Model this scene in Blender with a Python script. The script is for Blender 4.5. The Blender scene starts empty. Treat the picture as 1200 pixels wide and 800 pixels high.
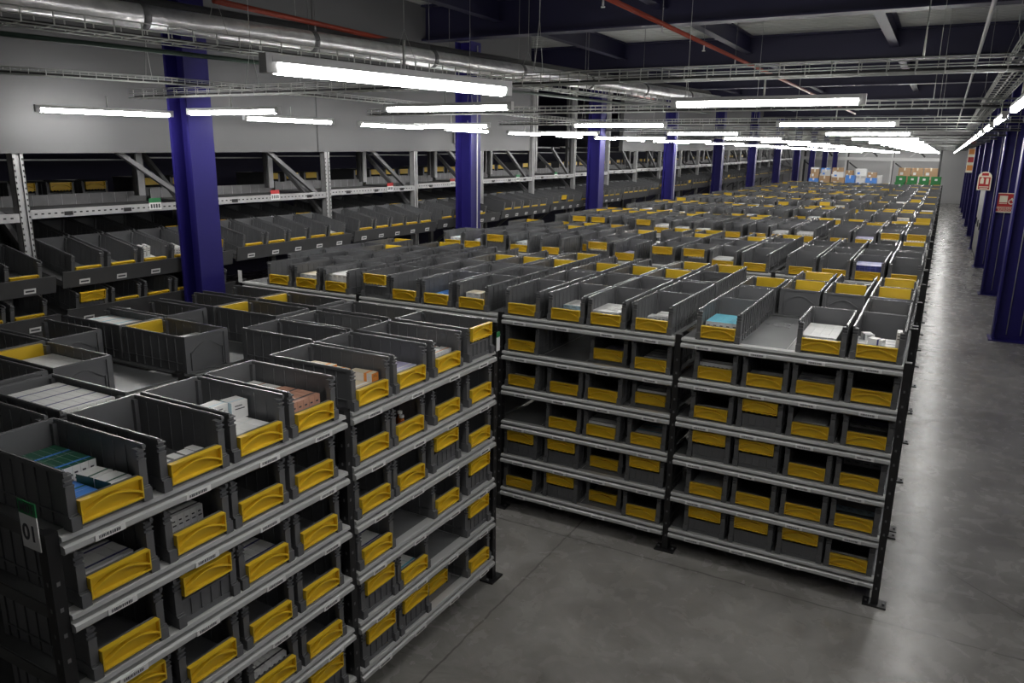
import bpy, math, random
from mathutils import Vector, Matrix
PI = math.pi
rnd = random.Random(7)
sc = bpy.context.scene
COL = sc.collection

# ------------------------------------------------------------------ camera
F_PX, YAW, PITCH, ROLL, CAM_H = 896.35, 0.50236, 0.24276, 0.01363, 2.9775
def cam_axes():
    cy, sy = math.cos(YAW), math.sin(YAW)
    fwd = Vector((-sy * math.cos(PITCH), cy * math.cos(PITCH), -math.sin(PITCH)))
    right = Vector((cy, sy, 0)); up = right.cross(fwd)
    c, s = math.cos(ROLL), math.sin(ROLL)
    return c * right + s * up, -s * right + c * up, fwd
RIGHT, UP, FWD = cam_axes()
cd = bpy.data.cameras.new('camera'); cam = bpy.data.objects.new('camera', cd); COL.objects.link(cam)
cd.sensor_width = 36.0; cd.lens = F_PX / 1200 * 36.0; cd.clip_start = 0.05; cd.clip_end = 300
cam.matrix_world = Matrix(((RIGHT.x, UP.x, -FWD.x, 0), (RIGHT.y, UP.y, -FWD.y, 0), (RIGHT.z, UP.z, -FWD.z, CAM_H), (0, 0, 0, 1)))
sc.camera = cam
EYE = Vector((0, 0, CAM_H))
def project(p):
    v = Vector(p) - EYE
    d = v.dot(FWD)
    if d < 0.05: return None
    return 600 + F_PX * v.dot(RIGHT) / d, 400 - F_PX * v.dot(UP) / d, d

# ------------------------------------------------------------------ materials
def lin(c):
    return tuple(((v / 255) / 12.92 if v / 255 <= 0.04045 else ((v / 255 + 0.055) / 1.055) ** 2.4) for v in c)
def mat(name, col, rough=0.5, metal=0.0, var=0.0, scale=6.0, bump=0.0, emit=None, spec=0.5):
    m = bpy.data.materials.new(name); m.use_nodes = True
    nt = m.node_tree; b = nt.nodes['Principled BSDF']
    b.inputs['Base Color'].default_value = (*col, 1); b.inputs['Roughness'].default_value = rough
    b.inputs['Metallic'].default_value = metal; b.inputs['Specular IOR Level'].default_value = spec
    if emit:
        b.inputs['Emission Color'].default_value = (*emit[0], 1); b.inputs['Emission Strength'].default_value = emit[1]
    if var or bump:
        tc = nt.nodes.new('ShaderNodeTexCoord'); no = nt.nodes.new('ShaderNodeTexNoise')
        no.inputs['Scale'].default_value = scale; no.inputs['Detail'].default_value = 4
        nt.links.new(tc.outputs['Object'], no.inputs['Vector'])
        if var:
            r = nt.nodes.new('ShaderNodeValToRGB')
            r.color_ramp.elements[0].position = 0.3; r.color_ramp.elements[1].position = 0.7
            r.color_ramp.elements[0].color = (*[c * (1 - var) for c in col], 1)
            r.color_ramp.elements[1].color = (*[min(1, c * (1 + var)) for c in col], 1)
            nt.links.new(no.outputs['Fac'], r.inputs['Fac']); nt.links.new(r.outputs['Color'], b.inputs['Base Color'])
        if bump:
            bp = nt.nodes.new('ShaderNodeBump'); bp.inputs['Strength'].default_value = bump; bp.inputs['Distance'].default_value = 0.01
            nt.links.new(no.outputs['Fac'], bp.inputs['Height']); nt.links.new(bp.outputs['Normal'], b.inputs['Normal'])
    return m
M = {}
M['bin'] = mat('bin_grey_plastic', (0.112, 0.114, 0.119), 0.40, var=0.08, scale=3)
M['rim'] = mat('bin_rim_polished', (0.13, 0.132, 0.137), 0.26, spec=0.9)
M['yel'] = mat('flap_yellow_plastic', (0.72, 0.475, 0.025), 0.36, var=0.05, scale=5)
M['rail'] = mat('shelf_grey_paint', (0.42, 0.425, 0.42), 0.34, metal=0.1, var=0.06, scale=2)
M['deck'] = mat('deck_grey_sheet', (0.24, 0.245, 0.25), 0.26, metal=0.35, var=0.1, scale=2)
M['blk'] = mat('black_steel', (0.012, 0.012, 0.013), 0.42, var=0.1)
M['dark'] = mat('dark_grey_steel', (0.06, 0.06, 0.062), 0.5, var=0.1)
M['galv'] = mat('galvanised_steel', (0.40, 0.40, 0.405), 0.45, metal=0.3, var=0.12, scale=9)
M['galvd'] = mat('dull_steel', (0.16, 0.16, 0.165), 0.5, metal=0.3, var=0.12, scale=9)
M['hole'] = mat('hole_shadow', (0.01, 0.01, 0.01), 0.9)
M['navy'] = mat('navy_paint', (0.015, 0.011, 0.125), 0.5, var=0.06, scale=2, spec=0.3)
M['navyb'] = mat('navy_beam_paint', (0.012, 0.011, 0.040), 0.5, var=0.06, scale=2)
M['wall'] = mat('grey_wall_panel', (0.10, 0.10, 0.103), 0.55, var=0.04, scale=1.2)
M['wallf'] = mat('light_grey_wall', (0.55, 0.55, 0.55), 0.7, var=0.05, scale=0.6)
M['wallr'] = mat('dark_side_wall', (0.018, 0.016, 0.05), 0.7, var=0.1, scale=0.6)
M['white'] = mat('white_paper', (0.72, 0.72, 0.71), 0.55)
M['card_w'] = mat('carton_white', (0.74, 0.74, 0.73), 0.45, var=0.04, scale=30)
M['card_c'] = mat('carton_cream', (0.66, 0.58, 0.43), 0.5, var=0.05, scale=30)
M['card_lb'] = mat('carton_pale_blue', (0.50, 0.66, 0.74), 0.45, var=0.05, scale=30)
M['card_t'] = mat('carton_teal', (0.13, 0.47, 0.60), 0.45, var=0.08, scale=30)
M['card_n'] = mat('carton_navy', (0.035, 0.04, 0.16), 0.45)
M['card_g'] = mat('carton_green', (0.02, 0.10, 0.06), 0.45, var=0.1, scale=30)
M['card_b'] = mat('carton_blue', (0.08, 0.26, 0.72), 0.42, var=0.08, scale=30)
M['card_br'] = mat('carton_salmon_brown', (0.50, 0.27, 0.19), 0.5, var=0.08, scale=30)
M['card_o'] = mat('carton_orange', (0.72, 0.26, 0.05), 0.45, var=0.08, scale=30)
M['card_l'] = mat('carton_lilac', (0.50, 0.47, 0.68), 0.5, var=0.05, scale=30)
M['card_k'] = mat('carton_print_dark', (0.05, 0.05, 0.06), 0.5)
M['card_p'] = mat('pouch_deep_blue', (0.04, 0.05, 0.22), 0.35, var=0.3, scale=20)
M['kraft'] = mat('kraft_cardboard', (0.42, 0.27, 0.15), 0.7, var=0.1, scale=4)
M['red'] = mat('sign_red', (0.42, 0.02, 0.02), 0.45)
M['redp'] = mat('red_pipe_paint', (0.28, 0.035, 0.015), 0.35)
M['green'] = mat('sign_green', (0.012, 0.16, 0.05), 0.5)
M['gcrate'] = mat('green_crate_plastic', (0.02, 0.22, 0.05), 0.4, var=0.1)
M['amber'] = mat('amber_bottle', (0.45, 0.13, 0.02), 0.25)
M['foil'] = mat('duct_foil', (0.85, 0.85, 0.85), 0.32, metal=0.8, var=0.15, scale=9, bump=1.0)
M['gtray'] = mat('green_tray_paint', (0.012, 0.030, 0.02), 0.5)
M['wire'] = mat('tray_wire', (0.42, 0.43, 0.41), 0.4, metal=0.5)
M['cable'] = mat('dark_cable', (0.03, 0.03, 0.03), 0.5)
M['house'] = mat('lamp_housing', (0.45, 0.45, 0.45), 0.5)
M['lamp'] = mat('lamp_diffuser', (0.9, 0.9, 0.9), 0.4, emit=((1.0, 0.985, 0.955), 66.0))
M['cab'] = mat('cabinet_light_grey', (0.50, 0.50, 0.49), 0.45)
M['beige'] = mat('sign_cream', (0.75, 0.70, 0.55), 0.5)

def floor_material():
    m = bpy.data.materials.new('polished_concrete'); m.use_nodes = True
    nt = m.node_tree; N = nt.nodes; L = nt.links; b = N['Principled BSDF']
    tc = N.new('ShaderNodeTexCoord')
    def noise(s, d, dist=0.0, rough=0.6):
        n = N.new('ShaderNodeTexNoise'); n.inputs['Scale'].default_value = s; n.inputs['Detail'].default_value = d
        n.inputs['Distortion'].default_value = dist; n.inputs['Roughness'].default_value = rough
        L.new(tc.outputs['Object'], n.inputs['Vector']); return n
    n1 = noise(0.9, 7, 0.4, 0.65); n2 = noise(5.0, 6, 0.6); n3 = noise(2.2, 8, 1.2, 0.7)
    r1 = N.new('ShaderNodeValToRGB'); e = r1.color_ramp.elements
    e[0].position = 0.28; e[0].color = (0.165, 0.157, 0.145, 1); e[1].position = 0.72; e[1].color = (0.32, 0.312, 0.297, 1)
    L.new(n1.outputs['Fac'], r1.inputs['Fac'])
    r2 = N.new('ShaderNodeValToRGB'); e = r2.color_ramp.elements
    e[0].position = 0.33; e[0].color = (0.62, 0.61, 0.6, 1); e[1].position = 0.55; e[1].color = (1, 1, 1, 1)
    L.new(n3.outputs['Fac'], r2.inputs['Fac'])
    mx = N.new('ShaderNodeMixRGB'); mx.blend_type = 'MULTIPLY'; mx.inputs['Fac'].default_value = 0.8
    L.new(r1.outputs['Color'], mx.inputs['Color1']); L.new(r2.outputs['Color'], mx.inputs['Color2'])
    # joints and one crack: dark where the distance to a line is small
    sp = N.new('ShaderNodeSeparateXYZ'); L.new(tc.outputs['Object'], sp.inputs['Vector'])
    nj = noise(7.0, 2); 
    def line(ax, ay, c, lo=None, hi=None, w=0.008):
        a = N.new('ShaderNodeMath'); a.operation = 'MULTIPLY'; a.inputs[1].default_value = ax; L.new(sp.outputs['X'], a.inputs[0])
        q = N.new('ShaderNodeMath'); q.operation = 'MULTIPLY_ADD'; q.inputs[1].default_value = ay
        L.new(sp.outputs['Y'], q.inputs[0]); L.new(a.outputs[0], q.inputs[2])
        s = N.new('ShaderNodeMath'); s.operation = 'SUBTRACT'; s.inputs[1].default_value = c; L.new(q.outputs[0], s.inputs[0])
        j = N.new('ShaderNodeMath'); j.operation = 'MULTIPLY_ADD'; j.inputs[1].default_value = 0.03; L.new(nj.outputs['Fac'], j.inputs[0]); L.new(s.outputs[0], j.inputs[2])
        d = N.new('ShaderNodeMath'); d.operation = 'ABSOLUTE'; 
        j2 = N.new('ShaderNodeMath'); j2.operation = 'SUBTRACT'; j2.inputs[1].default_value = 0.015; L.new(j.outputs[0], j2.inputs[0]); L.new(j2.outputs[0], d.inputs[0])
        t = N.new('ShaderNodeMath'); t.operation = 'LESS_THAN'; t.inputs[1].default_value = w; L.new(d.outputs[0], t.inputs[0])
        out = t
        if lo is not None:
            g = N.new('ShaderNodeMath'); g.operation = 'GREATER_THAN'; g.inputs[1].default_value = lo; L.new(sp.outputs['X'], g.inputs[0])
            k = N.new('ShaderNodeMath'); k.operation = 'MULTIPLY'; L.new(t.outputs[0], k.inputs[0]); L.new(g.outputs[0], k.inputs[1]); out = k
        return out
    l1 = line(0, 1, 5.10); l2 = line(1, 0, -2.275, w=0.007)
    s = math.hypot(0.73, 0.81); l3 = line(0.73 / s, 0.81 / s, (0.73 * 0.03 + 0.81 * 6.38) / s, lo=0.0, w=0.007)
    a1 = N.new('ShaderNodeMath'); a1.operation = 'MAXIMUM'; L.new(l1.outputs[0], a1.inputs[0]); L.new(l2.outputs[0], a1.inputs[1])
    a2 = N.new('ShaderNodeMath'); a2.operation = 'MAXIMUM'; L.new(a1.outputs[0], a2.inputs[0]); L.new(l3.outputs[0], a2.inputs[1])
    a3 = N.new('ShaderNodeMath'); a3.operation = 'MULTIPLY'; a3.inputs[1].default_value = 0.6; L.new(a2.outputs[0], a3.inputs[0])
    mj = N.new('ShaderNodeMixRGB'); L.new(a3.outputs[0], mj.inputs['Fac']); L.new(mx.outputs['Color'], mj.inputs['Color1']); mj.inputs['Color2'].default_value = (0.03, 0.028, 0.025, 1)
    L.new(mj.outputs['Color'], b.inputs['Base Color'])
    rr = N.new('ShaderNodeMapRange'); rr.inputs['To Min'].default_value = 0.145; rr.inputs['To Max'].default_value = 0.38
    L.new(n2.outputs['Fac'], rr.inputs['Value']); L.new(rr.outputs['Result'], b.inputs['Roughness'])
    bp = N.new('ShaderNodeBump'); bp.inputs['Strength'].default_value = 0.035; bp.inputs['Distance'].default_value = 0.02
    L.new(n2.outputs['Fac'], bp.inputs['Height']); L.new(bp.outputs['Normal'], b.inputs['Normal'])
    return m
M['floor'] = floor_material()
def ceiling_material():
    m = mat('corrugated_deck', (0.42, 0.43, 0.41), 0.5, metal=0.2)
    nt = m.node_tree; b = nt.nodes['Principled BSDF']
    tc = nt.nodes.new('ShaderNodeTexCoord'); w = nt.nodes.new('ShaderNodeTexWave'); w.bands_direction = 'Y'; w.inputs['Scale'].default_value = 1.3
    nt.links.new(tc.outputs['Object'], w.inputs['Vector'])
    bp = nt.nodes.new('ShaderNodeBump'); bp.inputs['Strength'].default_value = 0.8; bp.inputs['Distance'].default_value = 0.06
    nt.links.new(w.outputs['Fac'], bp.inputs['Height']); nt.links.new(bp.outputs['Normal'], b.inputs['Normal'])
    return m
M['ceil'] = ceiling_material()

# ------------------------------------------------------------------ mesh builder
class MB:
    def __init__(s): s.v = []; s.f = []; s.m = []; s.mats = []; s.sm = []
    def mi(s, m):
        m = M[m] if isinstance(m, str) else m
        if m not in s.mats: s.mats.append(m)
        return s.mats.index(m)
    def face(s, idx, m, smooth=False): s.f.append(idx); s.m.append(m); s.sm.append(smooth)
    def box(s, x0, x1, y0, y1, z0, z1, m, T=None):
        k = s.mi(m); b = len(s.v)
        P = [Vector(p) for p in ((x0, y0, z0), (x1, y0, z0), (x1, y1, z0), (x0, y1, z0), (x0, y0, z1), (x1, y0, z1), (x1, y1, z1), (x0, y1, z1))]
        s.v += [T @ p for p in P] if T is not None else P
        for q in ((0, 3, 2, 1), (4, 5, 6, 7), (0, 1, 5, 4), (1, 2, 6, 5), (2, 3, 7, 6), (3, 0, 4, 7)): s.face([b + i for i in q], k)
    def obox(s, a, b_, w, h, m, up=(0, 0, 1)):
        a = Vector(a); b_ = Vector(b_); d = (b_ - a); L = d.length; d.normalize()
        up = Vector(up)
        if abs(d.dot(up)) > 0.99: up = Vector((0, 1, 0))
        sx = d.cross(up).normalized(); uz = sx.cross(d)
        T = Matrix(((sx.x, d.x, uz.x, a.x), (sx.y, d.y, uz.y, a.y), (sx.z, d.z, uz.z, a.z), (0, 0, 0, 1)))
        s.box(-w / 2, w / 2, 0, L, -h / 2, h / 2, m, T)
    def tube(s, pts, r, m, n=6, cap=True, smooth=True):
        k = s.mi(m); pts = [Vector(p) for p in pts]; base = len(s.v)
        for i, p in enumerate(pts):
            d = (pts[min(i + 1, len(pts) - 1)] - pts[max(i - 1, 0)]).normalized()
            a = Vector((0, 0, 1)) if abs(d.z) < 0.95 else Vector((1, 0, 0))
            u = d.cross(a).normalized(); w = u.cross(d)
            for j in range(n):
                t = 2 * PI * j / n; s.v.append(p + r * (math.cos(t) * u + math.sin(t) * w))
        for i in range(len(pts) - 1):
            for j in range(n):
                a = base + i * n + j; b = base + i * n + (j + 1) % n
                s.face([a, b, b + n, a + n], k, smooth)
        if cap:
            s.face([base + j for j in range(n)][::-1], k); s.face([base + (len(pts) - 1) * n + j for j in range(n)], k)
    def prism(s, prof, x0, x1, m, axis='x', smooth=False):
        # closed profile of (a, b) extruded along the axis; x: (y,z), y: (x,z), z: (x,y)
        k = s.mi(m); b = len(s.v); n = len(prof)
        for t in (x0, x1):
            for p in prof:
                s.v.append(Vector({'x': (t, p[0], p[1]), 'y': (p[0], t, p[1]), 'z': (p[0], p[1], t)}[axis]))
        for i in range(n):
            j = (i + 1) % n; s.face([b + i, b + j, b + n + j, b + n + i], k, smooth)
        s.face([b + i for i in range(n)][::-1], k); s.face([b + n + i for i in range(n)], k)
    def add(s, other, T):
        b = len(s.v); s.v += [T @ v for v in other.v]
        mp = [s.mi(m) for m in other.mats]
        for f, m, q in zip(other.f, other.m, other.sm): s.face([b + i for i in f], mp[m], q)
    def mesh(s, name):
        me = bpy.data.meshes.new(name)
        me.from_pydata([tuple(v) for v in s.v], [], s.f)
        for m in s.mats: me.materials.append(m)
        me.polygons.foreach_set('material_index', s.m); me.polygons.foreach_set('use_smooth', s.sm)
        me.update(); return me
    def build(s, name, parent=None): return link(name, s.mesh(name), parent)

def link(name, data, parent=None, loc=None, rz=None):
    o = bpy.data.objects.new(name, data); COL.objects.link(o)
    if parent is not None: o.parent = parent
    if loc is not None: o.location = loc
    if rz is not None: o.rotation_euler = (0, 0, rz)
    return o
def tag(o, label, cat, group=None, kind=None):
    o['label'] = label; o['category'] = cat
    if group: o['group'] = group
    if kind: o['kind'] = kind
    return o
def thing(name, label, cat, loc=(0, 0, 0), rz=0.0, group=None, kind=None):
    o = bpy.data.objects.new(name, None); COL.objects.link(o); o.location = loc; o.rotation_euler = (0, 0, rz); o.empty_display_size = 0.1
    return tag(o, label, cat, group, kind)
ORD = 'zeroth first second third fourth fifth sixth seventh eighth ninth tenth eleventh twelfth thirteenth fourteenth fifteenth sixteenth seventeenth eighteenth nineteenth'.split()
for _t, _u in (('twenty', 'twentieth'), ('thirty', 'thirtieth'), ('forty', 'fortieth'), ('fifty', 'fiftieth'), ('sixty', 'sixtieth'), ('seventy', 'seventieth'), ('eighty', 'eightieth'), ('ninety', 'ninetieth'), ('hundred', 'hundredth')):
    ORD += [_u] + [_t + '-' + o for o in ORD[1:10]]
def text_mesh(body, size, m, T, name, parent, serif=False, sx=1.0):
    c = bpy.data.curves.new(name, 'FONT'); c.body = body; c.size = size; c.align_x = 'CENTER'; c.align_y = 'CENTER'; c.extrude = 0.0008
    if serif: c.offset = 0.0012
    tmp = bpy.data.objects.new('tmp', c); COL.objects.link(tmp)
    me = bpy.data.meshes.new_from_object(tmp.evaluated_get(bpy.context.evaluated_depsgraph_get()))
    bpy.data.objects.remove(tmp); me.transform(T @ Matrix.Diagonal((sx, 1, 1, 1)))
    me.materials.clear(); me.materials.append(M[m])
    return link(name, me, parent)

# ------------------------------------------------------------------ setting
XL, Y0, BAY = -2.46, 1.30, 1.482           # tagged rack: front plane x, near end y, bay length
YF, XE = 5.28, -0.05                       # open-floor rack: front plane y, wide-aisle end x
ROWP = 3.525                               # distance from one pair of racks to the next
TOP, LV = 1.697, 0.30                      # top shelf height, shelf spacing
XC, CY0, CSP = -6.47, 5.24, 5.05           # navy columns
def dz(y): return 0.0125 * (y - 4.0)       # the far-left racks climb very slightly with distance

b = MB(); b.box(-15, 2.6, -3.0, 60, -0.15, 0, 'floor'); tag(b.build('floor'), 'grey polished concrete floor with dark joints and stains', 'floor', kind='structure')
b = MB(); b.box(-15, 2.6, -3.0, 60, 5.06, 5.2, 'ceil'); tag(b.build('ceiling'), 'corrugated steel deck above the navy beams', 'ceiling', kind='structure')
b = MB(); b.box(-15, 2.6, 60, 60.2, 0, 5.2, 'wallf'); tag(b.build('wall_back'), 'light grey wall closing the far end of the hall', 'wall', kind='structure')
b = MB(); b.box(2.4, 2.6, -3.0, 60, 0, 5.06, 'wallr'); tag(b.build('wall_right'), 'dark wall behind the navy columns along the wide aisle', 'wall', kind='structure')
b = MB(); b.box(-15, -14.8, -3.0, 60, 0, 5.06, 'wallr'); tag(b.build('wall_left'), 'dark wall behind the tall grey storage racks', 'wall', kind='structure')
b = MB(); b.box(-15, 2.6, -3.2, -3.0, 0, 5.2, 'wallf'); tag(b.build('wall_front'), 'grey wall behind the viewpoint', 'wall', kind='structure')

def panel(name, y0, y1, z0, z1, label):
    b = MB(); k = b.mi('wall'); x0, x1 = -7.16, -7.06
    P = [(x0, y0, z0), (x1, y0, z0), (x1, y1, z1), (x0, y1, z1), (x0, y0, 5.06), (x1, y0, 5.06), (x1, y1, 5.06), (x0, y1, 5.06)]
    n = len(b.v); b.v += [Vector(p) for p in P]
    for q in ((0, 3, 2, 1), (4, 5, 6, 7), (0, 1, 5, 4), (1, 2, 6, 5), (2, 3, 7, 6), (3, 0, 4, 7)): b.face([n + i for i in q], k)
    return tag(b.build(name), label, 'wall panel', kind='structure')
p1 = panel('wall_panel', -2.9, 13.45, 2.84, 3.005, 'long grey panel hanging over the near storage racks')
b = MB(); b.box(-7.058, -7.052, 7.62, 7.635, 2.945, 5.0, 'dark'); b.build('panel_seam', p1)
p2 = panel('wall_panel', 18.4, 41.0, 3.03, 3.28, 'second grey panel beyond the open gap, over far racks')
for i, yy in enumerate((10.92, 22.6)):
    b = MB(); b.box(-7.05, -7.02, yy - 0.14, yy + 0.14, 3.03 + dz(yy) * .8, 3.34 + dz(yy) * .8, 'white'); b.box(-7.02, -7.016, yy - 0.11, yy + 0.11, 3.06 + dz(yy) * .8, 3.31 + dz(yy) * .8, 'beige')
    tag(b.build('wall_notice'), ['white notice board on the near grey panel beside a navy column', 'white notice board on the far grey panel'][i], 'notice', 'notices on the grey panels')

# navy columns ------------------------------------------------------
def column(x0, x1, y, label, conduit=()):
    o = thing('steel_column', label, 'column', ((x0 + x1) / 2, y, 0), 0, 'navy steel columns', 'structure')
    w = (x1 - x0) / 2; b = MB(); d = 0.14 if w < 0.2 else 0.18
    b.box(-w, -w + 0.03, -d, d, 0, 4.55, 'navy'); b.box(w - 0.03, w, -d, d, 0, 4.55, 'navy'); b.box(-w + 0.03, w - 0.03, -0.015, 0.015, 0, 4.55, 'navy')
    b.build('column_shaft', o)
    b = MB(); b.box(-w - 0.05, w + 0.05, -d - 0.05, d + 0.05, 0, 0.02, 'navy'); b.build('base_plate', o)
    for c in conduit:
        b = MB(); b.tube([(c[0], c[1], 0.1), (c[0], c[1], 4.5)], 0.008, 'cab', 6); b.build('conduit', o)
    return o
for k in range(11):
    y = CY0 + CSP * k
    column(XC - 0.14, XC + 0.14, y, 'navy column between the rack block and the grey panel, %s from the viewpoint' % ORD[k + 1], [(0.155, 0.02)] if k in (1, 3) else ())
for k in range(2, 11):
    y = CY0 + CSP * k - 0.25
    column(1.04, 1.85, y, 'navy column along the wide aisle, %s from the viewpoint' % ORD[k - 1], [(0.0, -0.05), (-0.2, -0.05)] if k in (2, 3, 4) else ())

# ceiling beams -----------------------------------------------------
for k in range(0, 11):
    y = 5.1 + 4.95 * k
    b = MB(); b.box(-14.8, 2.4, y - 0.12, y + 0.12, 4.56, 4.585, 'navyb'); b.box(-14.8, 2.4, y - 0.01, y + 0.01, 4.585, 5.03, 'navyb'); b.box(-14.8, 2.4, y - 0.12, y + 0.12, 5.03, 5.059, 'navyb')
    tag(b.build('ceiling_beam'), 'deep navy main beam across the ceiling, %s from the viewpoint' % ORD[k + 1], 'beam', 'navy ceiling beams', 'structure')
for k in range(0, 10):
    for j, x in enumerate((-13.0, -10.6, -8.2, -5.8, -3.4, -1.0, 1.3)):
        if k > 5 and j not in (3, 4, 5): continue
        y0, y1 = 5.1 + 4.95 * k + 0.015, 5.1 + 4.95 * (k + 1) - 0.015
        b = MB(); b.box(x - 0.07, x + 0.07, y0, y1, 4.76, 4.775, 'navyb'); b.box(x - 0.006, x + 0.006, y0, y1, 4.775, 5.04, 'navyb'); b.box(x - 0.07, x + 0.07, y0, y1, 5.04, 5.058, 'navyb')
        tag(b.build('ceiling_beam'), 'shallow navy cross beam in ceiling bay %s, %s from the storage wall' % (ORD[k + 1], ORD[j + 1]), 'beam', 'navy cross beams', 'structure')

# ------------------------------------------------------------------ storage bins
BW, BD, BH = 0.31, 0.565, 0.218
def bin_body():
    b = MB(); w = BW / 2; m = 'bin'
    b.box(-w + .008, w - .008, .012, BD - .008, 0, .006, m)                        # base
    for s in (-1, 1):
        a, c = sorted((s * (w - .012), s * (w - .007)))
        b.box(a, c, .03, BD - .012, .006, BH - .016, m)                            # long sides
        for i in range(1, 7):                                                      # ribs inside and out
            y = .03 + i * .074
            a, c = sorted((s * (w - .012), s * (w - .0145))); b.box(a, c, y - .0025, y + .0025, .006, BH - .02, m)
            a, c = sorted((s * (w - .007), s * (w - .001))); b.box(a, c, y - .003, y + .003, .006, BH - .016, m)
        a, c = sorted((s * (w - .014), s * w)); b.box(a, c, .0, BD, BH - .016, BH - .004, m)   # rim
        a, c = sorted((s * (w - .011), s * (w - .003))); b.box(a, c, .004, BD - .004, BH - .004, BH, 'rim')
        a, c = sorted((s * (w - .007), s * (w - .001))); b.box(a, c, .03, BD - .012, .05, .056, m)
        # corner posts: slim above, stepped foot below, notch ledges near the top
        a, c = sorted((s * (w - .034), s * (w - .002))); b.box(a, c, .004, .034, .0, BH - .062, m)
        b.box(a, c, .012, .034, BH - .062, BH - .016, m)
        for q in range(3): b.box(a, c, .001, .012, BH - .062 + q * .019, BH - .056 + q * .019, m)
        a, c = sorted((s * (w - .036), s * w)); b.box(a, c, -.012, .038, .0, .050, m); b.box(a, c, -.002, .036, .05, .056, m)
        b.box(*sorted((s * (w - .03), s * w)), BD - .034, BD, .0, BH - .016, m)
    b.box(-w + .012, w - .012, BD - .014, BD - .008, .006, BH - .016, m)           # back wall
    b.box(-w, w, BD - .014, BD, BH - .016, BH - .004, m); b.box(-w + .003, w - .003, BD - .011, BD - .003, BH - .004, BH, 'rim')
    n = 10                                                                         # arched hand rib on the back
    for i in range(n):
        t0, t1 = i / n, (i + 1) / n
        f = lambda t: (-.105 + .21 * t, .115 + .05 * math.sin(PI * t))
        (xa, za), (xb, zb) = f(t0), f(t1); b.obox((xa, BD - .004, za), (xb, BD - .004, zb), .008, .008, m, up=(0, 1, 0))
    b.box(-.117, -.109, BD - .008, BD, .01, .118, m); b.box(.109, .117, BD - .008, BD, .01, .118, m)
    b.box(-w + .04, w - .04, .006, .026, .0, .022, m)                              # front sill and low wall
    b.box(-w + .036, w - .036, .012, .020, .022, .100, m); b.box(-w + .036, w - .036, .009, .022, .096, .103, m)
    for i in range(4):
        x = -.075 + i * .05; b.box(x - .003, x + .003, .007, .012, .022, .096, m)
    return b
def flap(raised):
    b = MB(); m = 'yel'; w, h = .119, .084
    b.box(-w, w, .006, .011, 0, h, m)
    b.box(-w, w, -.015, .006, h - .006, h, m); b.box(-w, w, -.013, .006, 0, .006, m)
    b.box(-w, -w + .005, -.014, .006, .006, h - .006, m); b.box(w - .005, w, -.014, .006, .006, h - .006, m)
    n = 14; f = lambda t: (-w + .005 + (2 * w - .01) * t, h * (.32 + .43 * math.sin(PI * t)))
    for i in range(n):
        (xa, za), (xb, zb) = f(i / n), f((i + 1) / n); b.obox((xa, -.004, za), (xb, -.004, zb), .0065, .021, m, up=(0, 1, 0))
    if raised:
        for i in range(6):
            x = -.09 + i * .036; b.box(x - .007, x + .007, .001, .008, -.010, 0, m)
    return b
BODY = bin_body().mesh('bin_body'); FL_LO = flap(False).mesh('front_flap'); FL_HI = flap(True).mesh('front_flap')
Z_LO, Z_HI = .018, .128
def low_bin(raised):
    b = MB(); w = BW / 2; m = 'bin'
    b.box(-w + .008, w - .008, .01, BD - .008, 0, .006, m)
    for s in (-1, 1):
        b.box(*sorted((s * (w - .012), s * (w - .006))), .03, BD - .01, .006, BH, m)
        b.box(*sorted((s * (w - .04), s * w)), .0, .034, .0, BH - .016, m)
        b.box(*sorted((s * (w - .014), s * w)), .0, BD, BH - .014, BH, 'rim')
    b.box(-w + .01, w - .01, BD - .014, BD, .006, BH, m)
    b.box(-w + .036, w - .036, .012, .020, .0, .100, m)
    z = Z_HI if raised else Z_LO
    b.box(-.114, .114, -.003, .006, z, z + .084, 'yel'); b.box(-.114, .114, -.010, -.003, z + .077, z + .084, 'yel')
    return b
LOWB = {False: low_bin(False), True: low_bin(True)}

BINS = []      # (x, y, z, rz, tilt, flap, label, group, weight)
CART = []      # cartons to place: (T, type, label, group)
def bin_T(x, y, z, rz, tilt=0.0): return Matrix.Translation((x, y, z)) @ Matrix.Rotation(rz, 4, 'Z') @ Matrix.Rotation(tilt, 4, 'X')
def add_bin(x, y, z, rz, fl, where, group, content=None, tilt=0.0, wt=1.0):
    """x, y: the middle of the bin's front edge at its base."""
    desc = content[0] if content else 'empty'
    BINS.append([x, y, z, rz, tilt, fl, desc, where, group, wt])
    if content: fill(bin_T(x, y, z, rz, tilt), content, where)

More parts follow.
